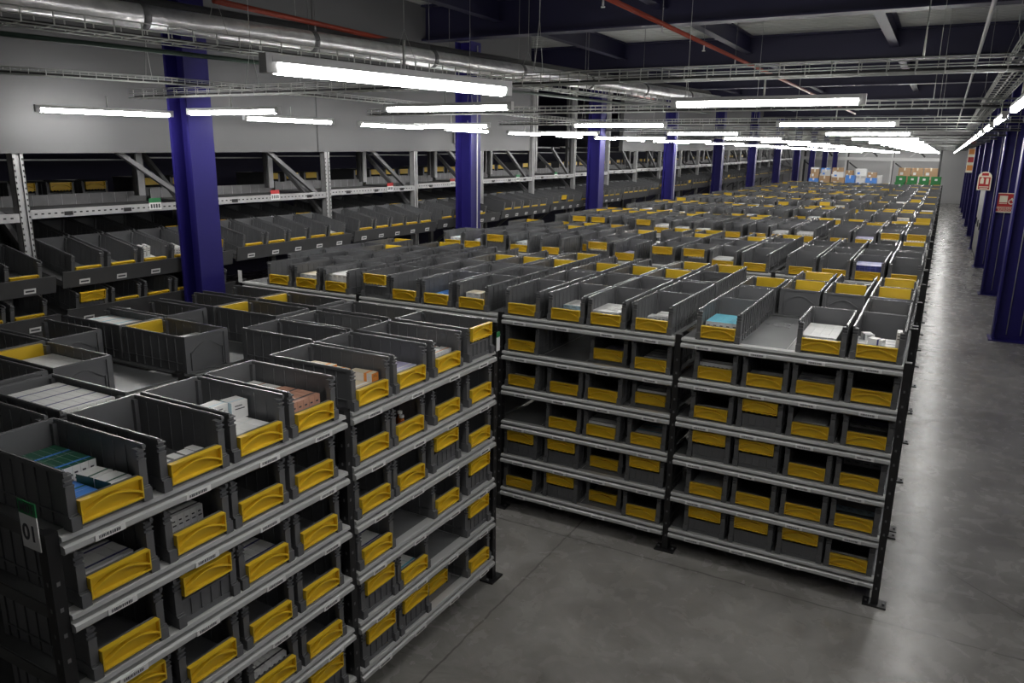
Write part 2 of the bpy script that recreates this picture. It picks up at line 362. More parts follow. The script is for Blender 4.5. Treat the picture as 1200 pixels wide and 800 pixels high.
# ------------------------------------------------------------------ cartons
CT = {  # type: (length along the bin, width, height, main, end, top, band, words)
    'green': (.13, .030, .115, 'card_w', 'card_w', 'card_g', 'card_b', 'dark green and white carton'),
    'blue': (.10, .075, .030, 'card_b', 'card_w', 'card_b', 'card_g', 'bright blue carton with white end'),
    'greenflat': (.09, .085, .045, 'card_g', 'card_w', 'card_w', 'card_g', 'white carton with green side'),
    'whitenavy': (.105, .042, .062, 'card_w', 'card_w', 'card_w', 'card_n', 'white carton with a navy band'),
    'paleblue': (.085, .085, .080, 'card_lb', 'card_w', 'card_w', 'card_lb', 'cubic white and pale blue carton'),
    'paleflat': (.12, .062, .038, 'card_w', 'card_lb', 'card_w', 'card_w', 'flat white carton with pale blue end'),
    'brown': (.115, .036, .125, 'card_br', 'card_br', 'card_br', 'card_k', 'salmon brown carton with dark marks'),
    'brownwhite': (.115, .036, .112, 'card_w', 'card_w', 'card_w', 'card_br', 'white carton with brown edge'),
    'orange': (.15, .060, .045, 'card_w', 'card_o', 'card_c', 'card_o', 'cream carton with orange panel'),
    'cream': (.13, .070, .040, 'card_c', 'card_w', 'card_c', 'card_w', 'cream carton'),
    'lilac': (.12, .060, .030, 'card_l', 'card_w', 'card_l', 'card_w', 'lilac carton'),
    'redwhite': (.075, .034, .105, 'card_w', 'card_w', 'card_w', 'card_o', 'upright white carton with orange patch'),
    'white': (.11, .055, .050, 'card_w', 'card_w', 'card_w', 'card_w', 'plain white carton'),
    'whiteup': (.09, .030, .105, 'card_w', 'card_w', 'card_w', 'card_k', 'upright white carton'),
    'teal': (.12, .060, .055, 'card_t', 'card_w', 'card_w', 'card_t', 'white carton with teal sides'),
    'tealup': (.10, .045, .110, 'card_t', 'card_w', 'card_t', 'card_t', 'upright teal carton with white end'),
    'mauve': (.09, .060, .040, 'card_w', 'card_w', 'card_w', 'card_n', 'white and dark carton'),
    'pouch': (.12, .050, .025, 'card_p', 'card_p', 'card_p', 'card_l', 'deep blue packet'),
    'amber': (.05, .05, .095, 'amber', 'amber', 'amber', 'amber', 'amber bottle'),
}
def carton(t):
    l, w, h, main, end, top, band, _ = CT[t]
    b = MB()
    if t == 'amber':
        pr = [(.022, 0), (.024, .005), (.024, .06), (.012, .074), (.012, .084), (.015, .085), (.015, .1)]
        n = 10; k = b.mi('amber'); kw = b.mi('white')
        for r, z in pr:
            for j in range(n): b.v.append(Vector((r * math.cos(2 * PI * j / n), .025 + r * math.sin(2 * PI * j / n), z)))
        for i in range(len(pr) - 1):
            for j in range(n): b.face([i * n + j, i * n + (j + 1) % n, (i + 1) * n + (j + 1) % n, (i + 1) * n + j], kw if i >= 4 else k, True)
        b.face([j for j in range(n)][::-1], k); b.face([(len(pr) - 1) * n + j for j in range(n)], kw); return b
    # the box is cut in three along its length; the near end segment carries the band
    cuts = [0, .22 * l, .34 * l, l]
    km, ke, kt, kb = b.mi(main), b.mi(end), b.mi(top), b.mi(band)
    for y in cuts:
        for (x, z) in ((-w / 2, 0), (w / 2, 0), (w / 2, h), (-w / 2, h)): b.v.append(Vector((x, y, z)))
    for i in range(3):
        a = i * 4; c = a + 4; band_here = i == 1
        b.face([a, a + 1, c + 1, c], km)
        b.face([a + 1, a + 2, c + 2, c + 1], kb if band_here else km)
        b.face([a + 2, a + 3, c + 3, c + 2], kb if band_here else kt)
        b.face([a + 3, a, c, c + 3], kb if band_here else km)
    b.face([3, 2, 1, 0], ke); b.face([12, 13, 14, 15], ke)
    # printed lines on the near end
    kk = b.mi('card_k'); e = -.0004
    for q in range(2):
        z = h * (.55 + .18 * q); n0 = len(b.v)
        b.v += [Vector(p) for p in ((-w * .3, e, z), (w * (.3 - .15 * q), e, z), (w * (.3 - .15 * q), e, z + h * .06), (-w * .3, e, z + h * .06))]
        b.face([n0, n0 + 1, n0 + 2, n0 + 3], kk)
    return b
CMB = {t: carton(t) for t in CT}; CME = {}
GAP = .0015
def fill(T, content, where):
    desc, parts = content
    for p in parts:
        t, mode = p[0], p[1]; l, w, h = CT[t][:3]
        lab = '%s in bin %s' % (CT[t][7], where); grp = 'cartons in bin %s' % where
        if len(lab.split()) > 16: lab = '%s in bin %s' % (CT[t][7].split(' with')[0], where)
        if mode == 'grid':       # x0, y0, nx, ny, layers
            x0, y0, nx, ny, nl = p[2:]; y0 = max(y0, .042)
            if y0 + ny * (l + GAP) > .528: y0 = .528 - ny * (l + GAP)
            for i in range(nx):
                for j in range(ny):
                    for q in range(nl):
                        CART.append((T @ Matrix.Translation((x0 + w / 2 + i * (w + GAP), y0 + j * (l + GAP), .0075 + q * (h + .001))), t, lab, grp))
        elif mode == 'at':       # list of (x, y, z, rot)
            for (x, y, z, a) in p[2]:
                CART.append((T @ Matrix.Translation((x, y, .0075 + z)) @ Matrix.Rotation(a, 4, 'Z'), t, lab, grp))

IN = BW / 2 - .018      # usable half width
RANDT = ['white', 'white', 'whitenavy', 'paleflat', 'cream', 'teal', 'lilac', 'whiteup', 'mauve']
def rand_content(p=0.5, high=True, big=False):
    if rnd.random() > p: return None
    t = rnd.choice(RANDT); l, w, h = CT[t][:3]
    nx = int((2 * IN) // (w + GAP)); nyf = int(.47 // (l + GAP)); ny = rnd.randint(2 if big else 1, nyf); nl = 1
    if high: nl = max(1, min(int(.15 // h), rnd.choice((2, 2, 3, 3) if big else (1, 2, 2, 3))))
    if nl > 1 and not big: ny = min(ny, 2)
    return (CT[t][7].split(' with')[0] + 's', [(t, 'grid', -IN, .035 if rnd.random() < .6 else .52 - ny * (l + GAP), nx, ny, nl)])

# ------------------------------------------------------------------ racks
RAIL_PROF = [(0.0, 0.0), (-.007, -.003), (-.010, -.018), (.0, -.020), (.020, -.021), (.020, -.036), (-.008, -.037), (-.018, -.043), (-.020, -.061), (-.010, -.070), (.026, -.070), (.026, -.008), (.05, -.008), (.05, 0.0)]
def rail_mesh(L):
    b = MB(); b.prism(RAIL_PROF[::-1], .024, L - .024, 'rail'); 
    return b.mesh('front_rail')
def deck_mesh(L, D, low=False):
    b = MB(); b.box(.024, L - .024, .051, D, -.010, -.001, 'deck'); 
    b.box(.024, L - .024, D - .03, D, -.05, -.014, 'rail')
    for i in range(1, 4): b.box(L * i / 4 - .002, L * i / 4 + .002, .06, D - .03, -.001, -.0004, 'rail')
    return b.mesh('shelf_deck')
def upright_mesh(h, holes=True):
    b = MB(); b.box(-.022, .022, 0, .05, .012, h, 'blk')
    if holes:
        n = int((h - .2) / .1)
        for i in range(n):
            z = .12 + i * .1
            b.box(-.0225, .0225, .02, .03, z, z + .016, 'galvd'); b.box(-.006, .006, -.0005, .0505, z, z + .016, 'galvd')
    return b.mesh('upright')
def foot_mesh():
    b = MB(); b.box(-.075, .075, -.03, .075, 0, .012, 'blk')
    for x in (-.055, .055): b.tube([(x, .022, .012), (x, .022, .022)], .010, 'galvd', 6)
    return b.mesh('foot_plate')
def label_mesh():
    b = MB(); b.box(-.058, .058, -.0025, .0, -.012, .012, 'white')
    x = -.045
    r = random.Random(3)
    while x < .04:
        w = r.choice((.002, .003, .005)); b.box(x, x + w, -.0032, -.0025, -.006, .006, 'card_k'); x += w + r.choice((.002, .003))
    return b.mesh('barcode_label')
RAILM = rail_mesh(BAY); FOOT = foot_mesh(); LABEL = label_mesh(); UPR = upright_mesh(TOP + .02); UPRL = upright_mesh(TOP + .02, False)
DECKS = {}
def rack(label, loc, rz, nb, depth, label_bays=(), levels=6, ybars=True, lowlabel=()):
    o = thing('shelving_rack', label, 'rack', loc, rz)
    dk = DECKS.setdefault(depth, deck_mesh(BAY, depth))
    for i in range(nb + 1):
        for y in (.004, depth - .054):
            u = link('upright', UPR, o, (i * BAY, y, 0)); link('foot_plate', FOOT, u)
    for l in range(levels):
        z = TOP - l * LV
        for i in range(nb):
            r = link('front_rail', RAILM, o, (i * BAY, 0, z))
            d = link('shelf_deck', dk, o, (i * BAY, 0, z))
            if i in label_bays and (l == 0 or i in lowlabel or not lowlabel):
                for k in range(4):
                    link('barcode_label', LABEL, r, (.20 + k * .365 + ((l * 7 + i * 3 + k) % 3 - 1) * .012, -.0204, -.052))
    if ybars:
        for i in (0, nb):
            for l in range(levels):
                b = MB(); x = .024 if i == 0 else -.024
                b.obox((i * BAY + x * .9, .055, TOP - l * LV - .03), (i * BAY + x * .9, depth - .056, TOP - l * LV - .03), .006, .05, 'dark'); b.build('end_bar', o)
    return o
def rack_simple(label, loc, rz, nb, depth, levels=3):
    b = MB()
    for i in range(nb + 1):
        for y in (.004, depth - .054):
            b.box(i * BAY - .022, i * BAY + .022, y, y + .05, 0, TOP + .02, 'blk')
            b.box(i * BAY - .075, i * BAY + .075, y - .03, y + .075, 0, .012, 'blk')
    for l in range(levels):
        z = TOP - l * LV
        for i in range(nb):
            T = Matrix.Translation((i * BAY, 0, z))
            t = MB(); t.prism(RAIL_PROF[::-1], .024, BAY - .024, 'rail'); t.box(.024, BAY - .024, .051, depth, -.010, -.001, 'deck'); b.add(t, T)
    me = b.mesh('shelving_rack'); o = link('shelving_rack', me, None, loc, rz); return tag(o, label, 'rack')

RD = 1.185
tagged = rack('black and grey shelving rack carrying the green and white 01 tag', (XL, Y0, 0), PI / 2, 2, RD, (0, 1))
rack('shelving rack standing back to back behind the 01-tagged rack', (XL - 2 * RD - .05, Y0 + 2 * BAY, 0), -PI / 2, 2, RD, (), 2)
X0 = XE - 4 * BAY
openrack = rack('shelving rack facing the open floor, four bays long', (X0, YF, 0), 0, 4, RD, (0, 1, 2, 3), 6, True, (2, 3))
rack('shelving rack back to back with the open-floor rack, facing the next aisle', (XE, YF + 2 * RD + .06, 0), PI, 4, RD, (), 3)
rack('first shelving rack beyond the narrow aisle behind the open-floor pair', (X0, YF + ROWP, 0), 0, 4, RD, (2, 3), 3)
rack('shelving rack back to back with the first rack beyond the narrow aisle', (XE, YF + ROWP + 2 * RD + .06, 0), PI, 4, RD, (), 2)
NBLK = 9
for k in range(2, NBLK):
    rack_simple('shelving rack, near half of the %s rack pair along the wide aisle' % ORD[k + 1], (X0, YF + ROWP * k, 0), 0, 4, RD)
    rack_simple('shelving rack, far half of the %s rack pair along the wide aisle' % ORD[k + 1], (XE, YF + ROWP * k + 2 * RD + .06, 0), PI, 4, RD)
rack_simple('last shelving rack pair, carrying green crates and shipping boxes', (X0, YF + ROWP * NBLK, 0), 0, 4, 2.2)
rack_simple('rack of shipping boxes beyond the green crates', (X0, YF + ROWP * NBLK + 3.3, 0), 0, 4, 1.5)

# number signs on the rack ends
def rack_sign(parent, T, top, head, num, w=.085, h=.15):
    b = MB(); b.box(-w / 2, w / 2, -.004, 0, -h / 2, h * .22, 'white'); b.box(-w / 2, w / 2, -.004, 0, h * .22, h / 2, top)
    s = b.build('number_sign', parent); s.matrix_local = T
    R = Matrix.Rotation(PI / 2, 4, 'X')
    if head: text_mesh(head, .046, 'card_k', Matrix.Translation((0, -.0048, h * .355)) @ R, 'sign_text', s, True)
    if num: text_mesh(num, .082, 'card_k', Matrix.Translation((0, -.0048, -.03)) @ R, 'sign_number', s, True, 1.0)
    return s
# the tag on the near end of the 01 rack: faces -Y in the world; the rack's local -x end
rack_sign(tagged, Matrix.Translation((-.026, .075, TOP + .045)) @ Matrix.Rotation(-PI / 2, 4, 'Z'), 'green', 'M01', '01', .10, .175)
rack_sign(tagged, Matrix.Translation((2 * BAY + .012, -.004, TOP + .06)), 'green', '', '', .04, .13)
rack_sign(openrack, Matrix.Translation((-.0, -.006, TOP + .05)), 'white', '', '', .05, .12)

# ---- bins: the 01-tagged pair
def mcol(k): return [1.36, 1.72, 2.055, 2.39, 2.815, 3.155, 3.52, 3.90][k] + BW / 2
ZT = TOP + .0006
def W(rowname, k): return '%s from the 01 tag, %s' % (ORD[k + 1], rowname)
G1 = 'bins on the top of the 01-tagged rack'
c0 = ('green and blue cartons', [('green', 'grid', -IN, .25, 8, 2, 1), ('blue', 'grid', -IN, .04, 2, 2, 2), ('greenflat', 'grid', .018, .04, 1, 2, 1), ('greenflat', 'at', [(.068, .14, .047, .12), (.072, .04, .047, .06)])])
c1 = ('a few white cartons at the front', [('whitenavy', 'at', [(-.1, .05, 0, 0), (-.05, .06, 0, .1), (.0, .05, 0, 0), (.05, .05, 0, -.05), (.1, .06, 0, 0)])])
c2 = ('white and pale blue cartons', [('paleflat', 'grid', -IN, .04, 4, 4, 2), ('paleflat', 'at', [(-.10, .20, .08, .1), (-.035, .33, .08, 0)]), ('paleblue', 'at', [(-.085, .34, .08, .1), (.085, .21, .08, -.1), (.0, .235, .08, .05)])])
c3 = ('salmon brown cartons', [('brown', 'grid', -IN + .02, .06, 6, 2, 1), ('brownwhite', 'grid', -IN, .295, 7, 2, 1)])
c4 = ('cream and orange cartons', [('cream', 'grid', -IN, .04, 3, 3, 2), ('orange', 'at', [(.09, .05, .083, .05), (-.09, .20, .083, 0), (-.02, .21, .083, .06), (.06, .22, .083, -.05), (-.04, .22, .13, .05)])])
c5 = ('low lilac cartons', [('lilac', 'grid', -IN, .04, 4, 2, 3)])
c6 = ('upright white cartons', [('redwhite', 'grid', -.06, .05, 5, 1, 1), ('redwhite', 'grid', -IN, .14, 7, 3, 1)])
TOPF = ['l', 'l', 'l', 'l', 'l', 'l', 'l', 'r']
for k, c in enumerate([c0, c1, c2, c3, c4, c5, c6, None]):
    add_bin(XL + .004, mcol(k), ZT, PI / 2, TOPF[k], W('front top row', k), G1, c)
wn = ('white and navy cartons', [('whitenavy', 'grid', -IN, .05, 6, 4, 3)])
wc = ('cream cartons', [('cream', 'grid', -IN, .1, 3, 2, 2)])
for k, c, f in ((0, c1, 'l'), (1, wn, 'l'), (5, None, 'l'), (6, ('white cartons', [('white', 'grid', -IN, .06, 4, 4, 2)]), 'l'), (7, wc, 'l')):
    add_bin(XL - .608, mcol(k) + (.03 if k == 5 else 0), ZT, PI / 2, f, W('second top row', k), G1, c)
X3 = XL - 2 * RD - .05 + .35
# third and fourth rows face away: front edge on the far side
for k, c, f in ((0, None, 'l'), (1, ('white cartons', [('white', 'grid', -IN, .3, 4, 2, 2)]), 'l'), (2, ('white cartons', [('white', 'grid', -IN, .06, 4, 4, 3)]), 'r'), (4, ('white cartons', [('paleflat', 'grid', -IN, .05, 4, 2, 1), ('white', 'grid', -IN, .30, 4, 2, 3)]), 'r'), (6, None, 'r'), (7, None, 'r')):
    add_bin(-4.275, mcol(k) + .02, ZT, -PI / 2, f, W('third top row', k), G1, c)
for k, c, f in ((1, None, 'l'), (2, None, 'l'), (3, None, 'l'), (4, ('teal and white cartons', [('teal', 'grid', -IN, .05, 4, 4, 3)]), 'l'), (5, None, 'l'), (6, None, 'l'), (7, None, 'l')):
    add_bin(-4.865, mcol(k) + .02, ZT, -PI / 2, f, W('fourth top row', k), G1, c)
LOWF = ['llllllll', 'lrllllrl', 'rllll-lr', 'llllrl-r', 'lllrrrsl']
amb = ('amber bottles', [('amber', 'at', [(-.09, .08, 0, 0), (-.03, .10, 0, 0), (.04, .06, 0, 0), (.09, .11, 0, 0), (-.06, .18, 0, 0), (.02, .2, 0, 0), (.08, .2, 0, 0)])])
for l, row in enumerate(LOWF):
    for k, f in enumerate(row):
        if f == '-': continue
        c = amb if (l, k) == (0, 5) else ('upright white cartons', [('whiteup', 'grid', -IN, .12, 8, 1, 1)]) if (l, k) == (0, 1) else (rand_content(.35, False) if f != 'r' else None)
        add_bin(XL + .004 - (.10 if f == 's' else 0) - (.01 if f != 's' else 0), mcol(k) + rnd.uniform(-.012, .012) + (.015 if k % 4 == 0 else 0), ZT - (l + 1) * LV, PI / 2, f.replace('s', 'l'), W('%s shelf down' % ORD[l + 1], k), 'bins on the lower shelves of the 01-tagged rack', c)

# ---- bins: open-floor pair and the blocks behind
OFF = [[.03, .35, .70, 1.06], [.034, .355, .69, 1.045], [.034, .42, .755, 1.115], [.12, .46, .80, 1.138]]
def ocol(c, jit=0.0): return X0 + (c // 4) * BAY + OFF[c // 4][c % 4] + BW / 2 + jit
def V(c, where): return '%s from the wide aisle, %s' % (ORD[16 - c], where)
GO = 'bins on the open-floor rack'
blk = ('white carton block', [('white', 'grid', -IN, .05, 4, 4, 2)])
teal = ('upright teal cartons', [('tealup', 'grid', -IN + .02, .10, 5, 3, 1), ('teal', 'grid', -IN, .42, 4, 1, 1)])
tealflat = ('teal and white cartons', [('teal', 'grid', -IN, .05, 4, 4, 2)])
mv = ('white and dark cartons', [('mauve', 'grid', -IN, .04, 4, 3, 2), ('mauve', 'at', [(.03, .09, .083, 1.2), (-.06, .2, .083, .4)]), ('whiteup', 'at', [(.115, .05, .083, 0)])])
up = ('upright white cartons', [('whiteup', 'grid', -.02, .10, 4, 2, 1), ('white', 'grid', -IN, .3, 4, 1, 1)])
lowW = ('a low layer of white cartons', [('white', 'grid', -IN, .05, 4, 2, 1)])
crm = ('cream cartons', [('cream', 'grid', -IN, .06, 3, 2, 3)])
grn = ('pale green-white cartons', [('cream', 'grid', -IN + .03, .08, 2, 1, 3)])
top0 = {1: ('l', lowW), 2: ('l', crm), 3: ('l', ('white cartons', [('white', 'grid', -IN, .05, 4, 4, 3)])), 4: ('r', lowW), 5: ('l', ('low lilac cartons', [('lilac', 'grid', -IN, .05, 4, 1, 1)])), 6: ('l', ('blue cartons', [('blue', 'grid', -IN, .06, 3, 3, 2)])), 7: ('l', grn),
        8: ('l', None), 9: ('l', ('pale cartons at the back', [('paleflat', 'grid', -IN, .25, 4, 2, 2)])), 10: ('l', ('white cartons', [('white', 'grid', -IN, .05, 4, 3, 2)])), 11: ('l', up), 12: ('l', teal), 14: ('l', blk), 15: ('l', mv)}
for c, (f, co) in top0.items():
    add_bin(ocol(c), YF + .02, ZT, 0, f, V(c, 'top shelf by the open floor'), GO, co)
low0 = [(0, '????????l-sl' + 'llll'), (1, '????????llls' + 'lrll'), (2, '????????-lll' + 'rrll'), (3, '????????rrsr' + 'llll'), (4, '????????lrsl' + 'rrrl')]
for l, s in low0:
    for c, f in enumerate(s):
        if f in '?-': continue
        co = rand_content(.5, False) if f != 'r' else None
        if (l, c) == (0, 12): co = ('upright white cartons', [('whiteup', 'grid', -IN, .08, 8, 1, 1)])
        add_bin(ocol(c, rnd.uniform(-.008, .008)), YF + .02 + (.1 if f == 's' else .008), ZT - (l + 1) * LV, 0, f.replace('s', 'l'), V(c, '%s shelf down by the open floor' % ORD[l + 1]), 'bins on the lower shelves of the open-floor rack', co)
pou = ('deep blue packets', [('pouch', 'grid', -IN, .04, 5, 3, 6)])
def row_bins(k):
    """top-shelf bins of rack pair k: four rows deep"""
    yb = YF + ROWP * k
    for r in range(4):
        if k == 0 and r == 0: continue
        nth = 4 * k + r + 1
        where = '%s top row from the open floor' % ORD[nth]
        for c in range(16):
            miss = rnd.random() < .07
            jx, jy = rnd.uniform(-.0045, .0045), rnd.uniform(0, .008)
            u = rnd.random(); f = 'r' if u < (.5 if r >= 2 else .14) else 'l'
            co = rand_content(.52, True, True)
            if k == 0:
                if (r, c) == (1, 12): miss, co, f = False, tealflat, 'l'
                if (r, c) == (1, 13): miss = True
                if (r, c) == (1, 14): miss = True
                if (r, c) == (1, 15): miss, co, f = False, ('cream cartons', [('cream', 'grid', -IN, .05, 3, 3, 2)]), 'l'
                if (r, c) == (2, 12): miss, co, f = False, None, 'r'
                if (r, c) == (2, 13): miss, co, f = False, ('pale blue and white cartons', [('paleflat', 'grid', -IN, .05, 4, 4, 3)]), 'r'
                if (r, c) == (2, 14): miss, co, f = False, None, 'r'
                if (r, c) == (2, 15): miss, co, f = False, ('pale cartons', [('paleflat', 'grid', -IN, .05, 4, 4, 3)]), 'r'
                if (r, c) == (3, 13): miss, co, f = False, ('pale blue and white cartons', [('paleflat', 'grid', -IN, .05, 4, 4, 3)]), 'r'
                if (r, c) == (3, 12): miss = True
                if (r, c) == (1, 10): miss, co = False, None
                if (r, c) == (1, 11): miss, co = False, None
            if k == 1 and r == 0:
                if c in (12, 13): miss, co, f = False, None, 'l' if c == 13 else 'r'
                if c == 12: f = 'l'
                if c == 14: miss, co, f = False, pou, 'l'
                if c == 15: miss, co, f = False, lowW, 'l'
                if c == 8: miss, co, f = False, None, 'r'
            if miss: continue
            if r == 0: y, rz = yb + .014 + jy, 0
            elif r == 1: y, rz = yb + .602 + jy, 0
            elif r == 2: y, rz = yb + 1.826 - jy, PI
            else: y, rz = yb + 2.417 - jy, PI
            add_bin(ocol(c, jx), y, ZT, rz, f, V(c, where), 'bins on the rows behind the open-floor rack', co)
for k in range(NBLK): row_bins(k)

# ------------------------------------------------------------------ flow racks under the grey panel
PXF = -7.1
POSTY = [1.95 + 1.95 * i for i in range(22)]
def flow_rack():
    o = thing('storage_rack', 'tall galvanised storage rack with sloping shelves under the grey panel', 'rack', (0, 0, 0))
    for i, y in enumerate(POSTY):
        h = 2.95 + dz(y) if not 13.5 < y < 18 else 4.6
        b = MB(); w = .05
        b.box(PXF - .05, PXF - .044, y - w, y + w, 0, h, 'galv'); b.box(PXF - .05, PXF + .03, y - w, y - w + .006, 0, h, 'galv'); b.box(PXF - .05, PXF + .03, y + w - .006, y + w, 0, h, 'galv')
        b.box(PXF + .024, PXF + .03, y - w, y - .02, 0, h, 'galv'); b.box(PXF + .024, PXF + .03, y + .02, y + w, 0, h, 'galv'); b.box(PXF + .012, PXF + .016, y - .02, y + .02, 0, h, 'galv')
        if i < 4:
            for q in range(34):
                z = 1.2 + q * .05
                for s in (-1, 1): b.box(PXF + .0299, PXF + .0306, y + s * .036 - .006, y + s * .036 + .006, z, z + .018, 'hole')
        u = b.build('upright', o)
        b = MB(); b.box(PXF - 1.1, PXF - 1.04, y - .04, y + .04, 0, h - .02, 'galvd'); b.build('upright', o)
        b = MB(); b.box(PXF - .92, PXF - .87, y - .20, y - .12, 2.42 + dz(y), h - .05, 'galvd'); b.box(PXF - .85, PXF - .83, y - .20, y - .12, 2.42 + dz(y), h - .05, 'galv'); b.build('upright', o)
        b = MB(); b.obox((PXF - .05, y - .0, 2.05 + dz(y)), (PXF - 1.04, y, 2.93 + dz(y)), .05, .05, 'galvd'); b.build('brace', o)
        b = MB(); b.obox((PXF - .05, y + .02, 1.95 + dz(y)), (PXF - 1.04, y + .02, 1.2 + dz(y)), .04, .04, 'galvd'); b.build('brace', o)
        b = MB(); b.obox((PXF - .06, y - .97, 2.92 + dz(y)), (PXF - .06, y - .12, 2.36 + dz(y)), .045, .045, 'galvd', up=(1, 0, 0)); b.build('brace', o)
    for i in range(len(POSTY) - 1):
        y0, y1 = POSTY[i] + .051, POSTY[i + 1] - .051; z = 2.375 + dz((y0 + y1) / 2) * .95
        b = MB(); b.box(PXF - .02, PXF + .028, y0, y1, z - .045, z + .03, 'galv')
        for q in range(int((y1 - y0) / .06)):
            b.box(PXF + .0275, PXF + .0286, y0 + .03 + q * .06, y0 + .055 + q * .06, z - .012, z + .0, 'hole')
        for q in range(3): b.box(PXF + .0275, PXF + .034, y0 + .3 + q * .6, y0 + .38 + q * .6, z - .03, z + .005, 'blk')
        bm = b.build('beam', o)
        if i in (1, 2, 3, 4, 5, 6, 7):
            b = MB(); yy = y0 + .95 + (i % 2) * .3
            b.box(PXF + .034, PXF + .038, yy - .07, yy + .07, z - .03, z + .055, 'white'); b.box(PXF + .034, PXF + .0385, yy - .07, yy + .07, z + .04, z + .085, 'green' if i in (1, 5, 6, 7) else 'red')
            for q in range(4): b.box(PXF + .038, PXF + .039, yy - .055 + q * .03, yy - .035 + q * .03, z - .015, z + .025, 'card_k' if i % 2 else 'galvd')
            b.build('beam_label', bm)
        b = MB(); b.box(PXF - 2.1, PXF - .06, y0, y1, z - .03, z - .01, 'galvd'); b.box(PXF - 1.0, PXF - .985, y0, y1, z - .01, z + .10, 'galvd')
        for q in range(12): b.box(PXF - .986, PXF - .982, y0 + q * .15, y0 + q * .15 + .004, z - .01, z + .10, 'galv')
        b.build('upper_shelf', o)
        b = MB(); b.box(PXF - 1.3, PXF - 1.25, y0, y1, z + .55, z + .58, 'galv'); b.box(PXF - 1.12, PXF - 1.09, y0, y1, z + .44, z + .455, 'galv'); b.build('stay_bar', o)
    return o
flow = flow_rack()
SH = -6.70
SLOPE = .20
def slope_shelf(i, y0, y1, z, labels=True):
    zz = z + dz((y0 + y1) / 2) * .9
    b = MB(); L = 1.35
    T = Matrix.Translation((SH, (y0 + y1) / 2, zz)) @ Matrix.Rotation(SLOPE, 4, 'Y')
    w = (y1 - y0) / 2 - .012
    b.box(-L, -.004, -w, w, -.012, -.004, 'dark', T); b.box(-.004, .012, -w, w, -.062, .078, 'dark', T); b.box(-.02, .012, -w, w, -.072, -.062, 'dark', T)
    b.box(-.6, 0, -w, -w + .006, -.055, -.012, 'galvd', T); b.box(-.6, 0, w - .006, w, -.055, -.012, 'galvd', T)
    s = b.build('sloping_shelf', flow)
    if labels:
        for k in range(5):
            b = MB(); yy = -w + .2 + k * .365
            if yy > w - .05: continue
            b.box(.012, .0145, yy - .05, yy + .05, -.05, -.005, 'white', T); b.box(.0145, .015, yy - .038, yy + .038, -.035, -.02, 'card_k', T); b.build('barcode_label', s)
    return zz
SLN = 0
for i in range(0, 20):
    y0, y1 = POSTY[i], POSTY[i + 1]
    if i == 2: pass
    for lev, z in ((0, 1.812), (1, 1.475)):
        if lev == 1 and i > 1: continue
        if i == 0 and lev == 0: zt = 1.84
        zz = slope_shelf(i, y0 + .02, y1 - .02, z, i < 8)
        for row in range(2 if lev == 0 else 1):
            for k in range(5):
                y = y0 + .13 + k * .345 + BW / 2
                dist = row * (BD + .03) + .022
                x = SH - dist * math.cos(SLOPE); zb = zz + dist * math.sin(SLOPE) - .0035 * math.cos(SLOPE)
                if rnd.random() < (.0 if i < 3 else .06): continue
                f = 'l' if rnd.random() < (.93 if row == 0 else .7) else 'r'
                co = rand_content(.3, True) if i < 8 else None
                if (i, lev, row, k) == (1, 0, 0, 2): co = ('white cartons', [('white', 'grid', -.05, .12, 3, 2, 1), ('whiteup', 'at', [(.0, .15, .055, .2), (.05, .16, .055, 0)])])
                if (i, lev, row, k) == (1, 0, 0, 3): co = ('white cartons', [('whiteup', 'grid', -IN, .16, 8, 2, 1), ('white', 'grid', -IN, .03, 4, 1, 1)])
                if (i, lev) == (1, 0) and row == 0 and k < 2: co = None
                nm = '%s along the %s sloping shelf%s' % (ORD[5 * i + k + 1], 'upper' if lev == 0 else 'lower', ', back row' if row else ', front row')
                add_bin(x, y, zb, PI / 2, f, nm, 'bins on the sloping shelves', co, tilt=SLOPE, wt=.8)
    # upper level bins with raised flaps, deep in the rack
    for k in range(4):
        if rnd.random() < .15: continue
        y = y0 + .25 + k * .40 + BW / 2; z = 2.375 + dz((y0 + y1) / 2) * .95 - .009
        add_bin(PXF - 1.40, y, z, PI / 2, 'r', '%s along the flat shelf above the sloping shelves' % ORD[4 * i + k + 1], 'bins on the upper rack level', None, wt=.45)

# ------------------------------------------------------------------ realise bins: the 300 that show largest become things, the rest one mesh
def seen_size(B):
    x, y, z, rz, tilt = B[:5]
    c = bin_T(x, y, z, rz, tilt) @ Vector((0, BD / 2, BH))
    p = project(c)
    if not p or not (-70 < p[0] < 1270 and -60 < p[1] < 870): return 0
    return B[9] * (F_PX / p[2]) ** 2
order = sorted(range(len(BINS)), key=lambda i: -seen_size(BINS[i]))
indiv = set(i for i in order[:300] if seen_size(BINS[i]) > 0)
restb = MB(); 
for i, B in enumerate(BINS):
    x, y, z, rz, tilt, f, desc, where, group, wt = B
    if i in indiv:
        lab = 'grey bin ' + where + (', holding ' + desc if desc != 'empty' else ', with raised flap' if f == 'r' else ', empty' if z > 1.6 else '')
        if len(lab.split()) > 16: lab = 'grey bin ' + where
        o = thing('storage_bin', lab, 'bin', (x, y, z), 0, group); o.rotation_euler = (tilt, 0, rz)
        link('bin_body', BODY, o); link('front_flap', FL_HI if f == 'r' else FL_LO, o, (0, -.001, Z_HI if f == 'r' else Z_LO))
    else:
        restb.add(LOWB[f == 'r'], bin_T(x, y, z, rz, tilt))
if restb.v: tag(restb.build('storage_bins'), 'mass of grey bins with yellow flaps on the distant rack tops', 'bins', kind='stuff')

